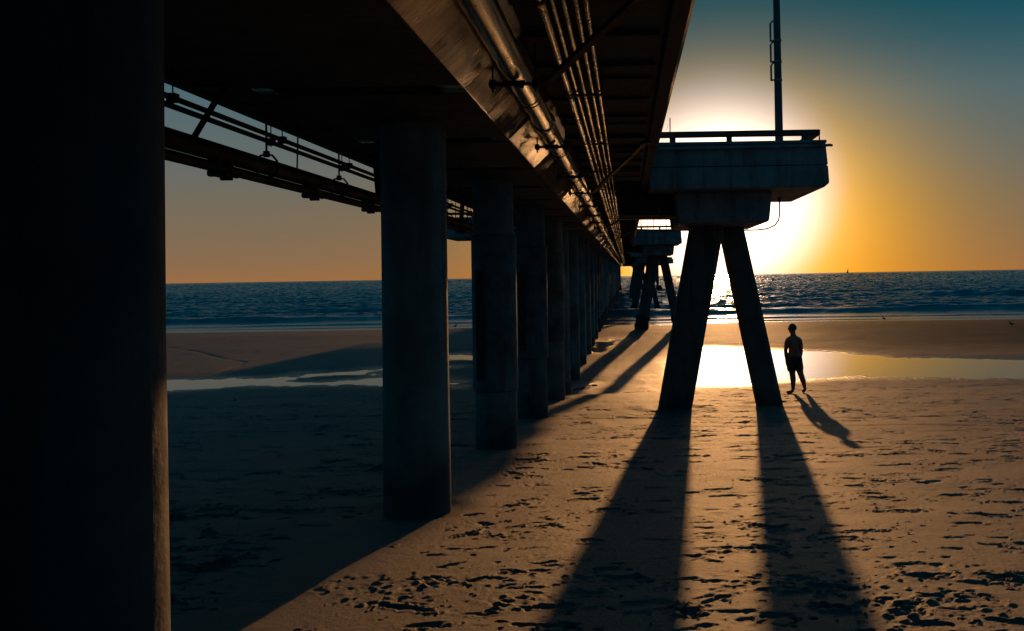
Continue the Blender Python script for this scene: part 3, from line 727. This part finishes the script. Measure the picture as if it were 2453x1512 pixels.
def bird(px, py, lab, flip=1, sc=1.0):
    p = on_ground(px, py); z = max(gz(p.x, p.y), 0.0)
    e = empty('shore_bird', (p.x, p.y, z), lab, 'bird', 'birds standing on the beach')
    m = MB(); s = sc*flip
    m.tube([(p.x-.20*s, p.y, z+.17*sc), (p.x-.12*s, p.y, z+.20*sc), (p.x, p.y, z+.22*sc), (p.x+.09*s, p.y, z+.25*sc), (p.x+.12*s, p.y, z+.31*sc), (p.x+.13*s, p.y, z+.37*sc), (p.x+.165*s, p.y, z+.375*sc), (p.x+.23*s, p.y, z+.36*sc)],
           [.012, .05*sc, .08*sc, .065*sc, .035*sc, .038*sc, .022*sc, .004], 10)
    for d in (-.025, .025): m.tube([(p.x+.01, p.y+d, z+.17*sc), (p.x+.015, p.y+d, z+.08*sc), (p.x+.0, p.y+d, z-.005), (p.x+.05*s, p.y+d, z+.002)], .008, 6)
    m.build('body', M_BIRD, e, smooth=True)
bird(2423, 783, 'dark bird standing on the sand bar near the right edge', -1, .8)
bird(2118, 768, 'small bird wading at the sea edge right of the man', -1, .75)
bird(1090, 787, 'small bird at the sea edge between second and third columns', 1, .75)

# ------------------------------------------------------------------ person
t = NT('skin'); t.set(Base_Color=t.ramp(t.noise(8), [(.3, (.22, .12, .075)), (.7, (.30, .17, .11))]), Roughness=.55); M_SKIN = t.m
t = NT('shorts_cloth'); t.set(Base_Color=t.ramp(t.noise(25), [(.3, (.03, .03, .035)), (.7, (.05, .05, .055))]), Roughness=.9); M_SHORT = t.m
t = NT('hair'); t.set(Base_Color=t.ramp(t.noise(80, stretch=(1, 1, .2)), [(.3, (.015, .012, .01)), (.7, (.05, .04, .035))]), Roughness=.6); M_HAIR = t.m
pp = on_ground(1903, 942); PGZ = gz(pp.x, pp.y)
person = empty('person', (pp.x, pp.y, PGZ), 'man in dark shorts standing barefoot near the pool edge, looking left', 'person')
def skin_mesh(V, E, Rad, root=0):
    me = bpy.data.meshes.new('tmp'); me.from_pydata(V, E, []); o = bpy.data.objects.new('tmp', me); COL.objects.link(o)
    md = o.modifiers.new('skin', 'SKIN'); md.use_smooth_shade = True
    for i, r in enumerate(Rad):
        sv = me.skin_vertices[0].data[i]; sv.radius = r if isinstance(r, tuple) else (r, r); sv.use_root = (i == root)
    s = o.modifiers.new('sub', 'SUBSURF'); s.levels = 2; s.render_levels = 2
    bpy.context.view_layer.update()
    dg = bpy.context.evaluated_depsgraph_get(); m2 = bpy.data.meshes.new_from_object(o.evaluated_get(dg))
    bpy.data.objects.remove(o); return m2
KR = 1.22
J = []; E = []; RD = []
def jv(x, y, z, r, par=None):
    J.append((x, y, z)); RD.append(tuple(q*KR for q in r) if isinstance(r, tuple) else r*1.1)
    if par is not None: E.append((par, len(J)-1))
    return len(J)-1
pel = jv(.015, .0, .90, (.155, .115))
wai = jv(.01, .0, 1.04, (.150, .11), pel)
che = jv(.005, .0, 1.22, (.165, .115), wai)
upc = jv(.0, .0, 1.345, (.105, .085), che)
nk0 = jv(-.002, .0, 1.425, (.070, .062), upc)
nck = jv(-.006, .0, 1.49, (.053, .054), nk0)
hd0 = jv(-.012, -.0, 1.58, (.060, .062), nck)
for sg, el, wr in ((-1, (-.196, .015, 1.075), (-.180, .03, .835)), (1, (.192, .0, 1.08), (.168, .04, .845))):
    sh0 = jv(sg*.09, .0, 1.372, (.066, .066), upc); sh = jv(sg*.150+.005, .0, 1.338, (.060, .062), sh0)
    ua = jv(sg*.176+.003, .005, 1.225, (.054, .054), sh)
    eb_ = jv(*el, (.043, .043), ua)
    fa = jv((el[0]*.55+wr[0]*.45), .02, (el[2]*.55+wr[2]*.45), (.043, .043), eb_)
    wv_ = jv(*wr, (.029, .027), fa)
    pm = jv(wr[0]+.005*sg, wr[1]+.01, wr[2]-.065, (.022, .040), wv_)
    for q, (dy, ln) in enumerate(((-.034, .068), (-.012, .078), (.012, .074), (.034, .058))):
        k1 = jv(wr[0]+.004*sg, wr[1]+.01+dy, wr[2]-.105, .0095, pm)
        k2 = jv(wr[0]-.006*sg, wr[1]+.012+dy*.95, wr[2]-.105-ln*.55, .009, k1)
        jv(wr[0]-.024*sg, wr[1]+.014+dy*.9, wr[2]-.105-ln, .0075, k2)
    th = jv(wr[0]-.012*sg, wr[1]-.035, wr[2]-.055, .012, pm)
    th2 = jv(wr[0]-.022*sg, wr[1]-.058, wr[2]-.090, .010, th); jv(wr[0]-.026*sg, wr[1]-.062, wr[2]-.118, .008, th2)
# left leg straight, foot to the left; right leg trailing
hl = jv(-.065, .0, .83, (.104, .104), pel); tl = jv(-.055, .0, .66, (.090, .090), hl); kl = jv(-.04, -.005, .465, (.062, .064), tl); cl = jv(-.022, .01, .33, (.066, .066), kl); al = jv(-.03, .01, .085, (.034, .036), cl)
f1 = jv(-.055, .0, .045, (.036, .040), al); f2 = jv(-.13, -.02, .026, (.024, .042), f1); f3 = jv(-.205, -.035, .016, (.013, .036), f2)
hr = jv(.105, .0, .83, (.098, .098), pel); tr = jv(.135, .03, .66, (.090, .090), hr); kr = jv(.175, .05, .465, (.062, .064), tr); cr = jv(.232, .085, .34, (.066, .066), kr); ar = jv(.285, .13, .125, (.034, .036), cr)
g1 = jv(.297, .125, .085, (.034, .036), ar); g2 = jv(.262, .105, .035, (.024, .040), g1); g3 = jv(.205, .08, .014, (.013, .036), g2)
bm = bmesh.new(); mm = skin_mesh(J, E, RD); bm.from_mesh(mm)
# head, profile to the left (-X): built as a shaped sphere
hb = bmesh.new(); bmesh.ops.create_uvsphere(hb, u_segments=32, v_segments=24, radius=1.0)
HC = Vector((-.018, .0, 1.620))
def headco(v):
    x, y, z = v
    a = x*.104; b = y*.080; c = z*.120
    if z < 0:
        b *= 1-.22*(-z); a = a*(1-.20*(-z))-.016*(-z)
    if x < 0 and abs(y) < .35:   # face relief
        g = math.exp(-(y/.16)**2)
        a -= .030*g*math.exp(-((z+.10)/.13)**2)           # nose
        a -= .006*math.exp(-(y/.35)**2)*math.exp(-((z-.22)/.10)**2)   # brow
        a += .006*math.exp(-((abs(y)-.30)/.12)**2)*math.exp(-((z-.06)/.09)**2)  # eye sockets
        a -= .006*math.exp(-(y/.25)**2)*math.exp(-((z+.42)/.06)**2)-.004*math.exp(-(y/.3)**2)*math.exp(-((z+.50)/.04)**2)  # lips
        a -= .018*math.exp(-(y/.3)**2)*math.exp(-((z+.80)/.16)**2)    # chin
    return HC+Vector((a, b, c))
for v in hb.verts: v.co = headco(v.co)
for sg in (-1, 1):   # ears
    r = bmesh.ops.create_uvsphere(hb, u_segments=10, v_segments=8, radius=1.0)
    for v in r['verts']: v.co = HC+Vector((.012+v.co.x*.018, sg*.076+v.co.y*.008, -.008+v.co.z*.032))
tm = bpy.data.meshes.new('t'); hb.to_mesh(tm); hb.free(); bm.from_mesh(tm)
bme = bpy.data.meshes.new('body'); bm.to_mesh(bme); bm.free()
tmp = bpy.data.objects.new('tmp', bme); COL.objects.link(tmp)
rm = tmp.modifiers.new('r', 'REMESH'); rm.mode = 'VOXEL'; rm.voxel_size = .0075; rm.use_smooth_shade = True
sm = tmp.modifiers.new('s', 'SMOOTH'); sm.iterations = 2; sm.factor = .4
bpy.context.view_layer.update()
bb = bpy.data.meshes.new_from_object(tmp.evaluated_get(bpy.context.evaluated_depsgraph_get())); bpy.data.objects.remove(tmp)
bb.materials.clear(); bb.materials.append(M_SKIN); bb.shade_smooth()
body = bpy.data.objects.new('body', bb); COL.objects.link(body); body.parent = person
# hair cap
hb = bmesh.new(); bmesh.ops.create_uvsphere(hb, u_segments=32, v_segments=24, radius=1.0)
dl = [v for v in hb.verts if v.co.z < -.35+.62*max(0, -v.co.x) or (v.co.x < -.55 and v.co.z < .55)]
bmesh.ops.delete(hb, geom=dl, context='VERTS')
for v in hb.verts:
    q = headco(v.co)-HC; v.co = HC+q*1.05
bmesh.ops.solidify(hb, geom=hb.faces[:], thickness=.008)
hm = bpy.data.meshes.new('hair'); hb.to_mesh(hm); hb.free(); hm.shade_smooth(); hm.materials.append(M_HAIR)
ho = bpy.data.objects.new('hair', hm); COL.objects.link(ho); ho.parent = person
# shorts
J = []; E = []; RD = []
a0 = jv(.012, .0, 1.0, (.163, .122)); a1 = jv(.015, .0, .90, (.172, .13), a0)
b1 = jv(-.066, .0, .82, (.112, .115), a1); b2 = jv(-.062, .0, .66, (.100, .105), b1); b3 = jv(-.055, .0, .515, (.098, .105), b2)
c1 = jv(.105, .004, .82, (.112, .115), a1); c2 = jv(.125, .02, .66, (.098, .102), c1); c3 = jv(.150, .035, .525, (.096, .102), c2)
smh = skin_mesh(J, E, RD); smh.materials.clear(); smh.materials.append(M_SHORT); smh.shade_smooth()
sh_ = bpy.data.objects.new('shorts', smh); COL.objects.link(sh_); sh_.parent = person

# ------------------------------------------------------------------ light
sd = ray(1727, 449)
az = math.atan2(sd.x, sd.y); el = math.asin(sd.z)
ld = bpy.data.lights.new('sun', 'SUN'); lo = bpy.data.objects.new('sun', ld); COL.objects.link(lo)
ld.energy = 2.4; ld.angle = R(.55); ld.color = (1.0, .475, .165)
lo.rotation_euler = sd.to_track_quat('Z', 'Y').to_euler()
lo.location = (sd.x*60, sd.y*60, EYE+sd.z*60)
w = bpy.data.worlds.new('World'); SC.world = w; w.use_nodes = True
nt = w.node_tree; nt.nodes.clear()
N = lambda k, **q: (lambda x: ([setattr(x, a, b) for a, b in q.items()], x)[1])(nt.nodes.new(k))
Lk = nt.links.new
out = N('ShaderNodeOutputWorld'); add = N('ShaderNodeAddShader'); Lk(add.outputs[0], out.inputs[0])
sky = N('ShaderNodeTexSky', sky_type='NISHITA', sun_disc=False, sun_elevation=el, sun_rotation=az, dust_density=1.5, ozone_density=2.0)
bg1 = N('ShaderNodeBackground'); bg1.inputs[1].default_value = .05; Lk(bg1.outputs[0], add.inputs[0])
tint = N('ShaderNodeMix', data_type='RGBA', blend_type='MULTIPLY'); tint.inputs[0].default_value = 1; tint.inputs[7].default_value = (.002, .007, .012, 1)
Lk(sky.outputs[0], tint.inputs[6]); Lk(tint.outputs[2], bg1.inputs[0])
bg2 = N('ShaderNodeBackground'); bg2.inputs[1].default_value = 1.0; Lk(bg2.outputs[0], add.inputs[1])
tc = N('ShaderNodeTexCoord'); sep = N('ShaderNodeSeparateXYZ'); Lk(tc.outputs['Generated'], sep.inputs[0])
def mth(op, a, b=0.0, clamp=False):
    x = N('ShaderNodeMath', operation=op, use_clamp=clamp)
    for i, v in ((0, a), (1, b)):
        if isinstance(v, (int, float)): x.inputs[i].default_value = v
        else: Lk(v, x.inputs[i])
    return x.outputs[0]
zr = mth('MAXIMUM', sep.outputs[2], 0.0)
rp = N('ShaderNodeValToRGB'); Lk(mth('POWER', zr, .5), rp.inputs[0])
el_ = rp.color_ramp.elements
stops = [(0.0, (.345, .150, .048)), (.265, (.185, .148, .10)), (.346, (.13, .145, .135)), (.43, (.075, .135, .155)), (.49, (.020, .090, .120)), (.53, (.0, .070, .098)), (.67, (.0, .066, .112)), (1.0, (.0, .046, .092))]
while len(el_) < len(stops): el_.new(.5)
for i, (pz, c) in enumerate(stops): el_[i].position = pz; el_[i].color = (*c, 1)
dt = N('ShaderNodeVectorMath', operation='DOT_PRODUCT'); Lk(tc.outputs['Generated'], dt.inputs[0]); dt.inputs[1].default_value = sd
dpos = mth('MAXIMUM', dt.outputs['Value'], 0.0)
# darker sky away from the sun
back = N('ShaderNodeMapRange'); Lk(dt.outputs['Value'], back.inputs[0])
for i, q in enumerate((-.5, .8, .6, 1.0)): back.inputs[i+1].default_value = q
def scale(col, fac):
    x = N('ShaderNodeVectorMath', operation='SCALE')
    if isinstance(col, tuple): x.inputs[0].default_value = col
    else: Lk(col, x.inputs[0])
    if isinstance(fac, (int, float)): x.inputs['Scale'].default_value = fac
    else: Lk(fac, x.inputs['Scale'])
    return x.outputs[0]
def vadd(a, b):
    x = N('ShaderNodeVectorMath', operation='ADD'); Lk(a, x.inputs[0]); Lk(b, x.inputs[1]); return x.outputs[0]
mb_ = N('ShaderNodeMapRange', interpolation_type='SMOOTHSTEP'); Lk(dt.outputs['Value'], mb_.inputs[0])
for i, q in enumerate((.5, .84, 0.0, 1.0)): mb_.inputs[i+1].default_value = q
mx = N('ShaderNodeMix', data_type='RGBA'); Lk(mb_.outputs[0], mx.inputs[0]); mx.inputs[6].default_value = (.0, .070, .130, 1); Lk(rp.outputs[0], mx.inputs[7])
base = scale(mx.outputs[2], back.outputs[0])
hor = mth('POWER', 2.718, mth('MULTIPLY', mth('MULTIPLY', zr, zr), -31.0))
gw = mth('MULTIPLY', mth('POWER', dpos, 32), hor)
sub = N('ShaderNodeVectorMath', operation='SUBTRACT'); sub.inputs[0].default_value = (1, 1, 1); Lk(scale((0.0, .12, .98), gw), sub.inputs[1])
mlt = N('ShaderNodeVectorMath', operation='MULTIPLY'); Lk(base, mlt.inputs[0]); Lk(sub.outputs[0], mlt.inputs[1])
tot = mlt.outputs[0]
for n_, col in ((420, (5.0, 4.5, 3.7)), (82, (1.65, .72, .0)), (22, (.05, .005, .0))):
    g = mth('MULTIPLY', mth('POWER', dpos, n_), hor)
    tot = vadd(tot, scale(col, g))
ws = N('ShaderNodeMapRange', interpolation_type='SMOOTHSTEP'); Lk(dt.outputs['Value'], ws.inputs[0])
for i, q in enumerate((.9900, .9968, 0.0, 1.0)): ws.inputs[i+1].default_value = q
tot = vadd(tot, scale((.05, .15, .48), mth('MULTIPLY', ws.outputs[0], hor)))
h2 = mth('POWER', 2.718, mth('MULTIPLY', mth('MULTIPLY', zr, zr), -160.0))
tot = vadd(tot, scale((.22, .045, .0), mth('MULTIPLY', mth('POWER', dpos, 48), h2)))
Lk(tot, bg2.inputs[0])
# ------------------------------------------------------------------ render settings
vs = SC.view_settings; vs.view_transform = 'Standard'; vs.look = 'None'; vs.exposure = 0.0; vs.gamma = 1.0; vs.use_curve_mapping = False
SC.cycles.use_denoising = True
SC.cycles.max_bounces = 8
SC.cycles.sample_clamp_indirect = 12.0
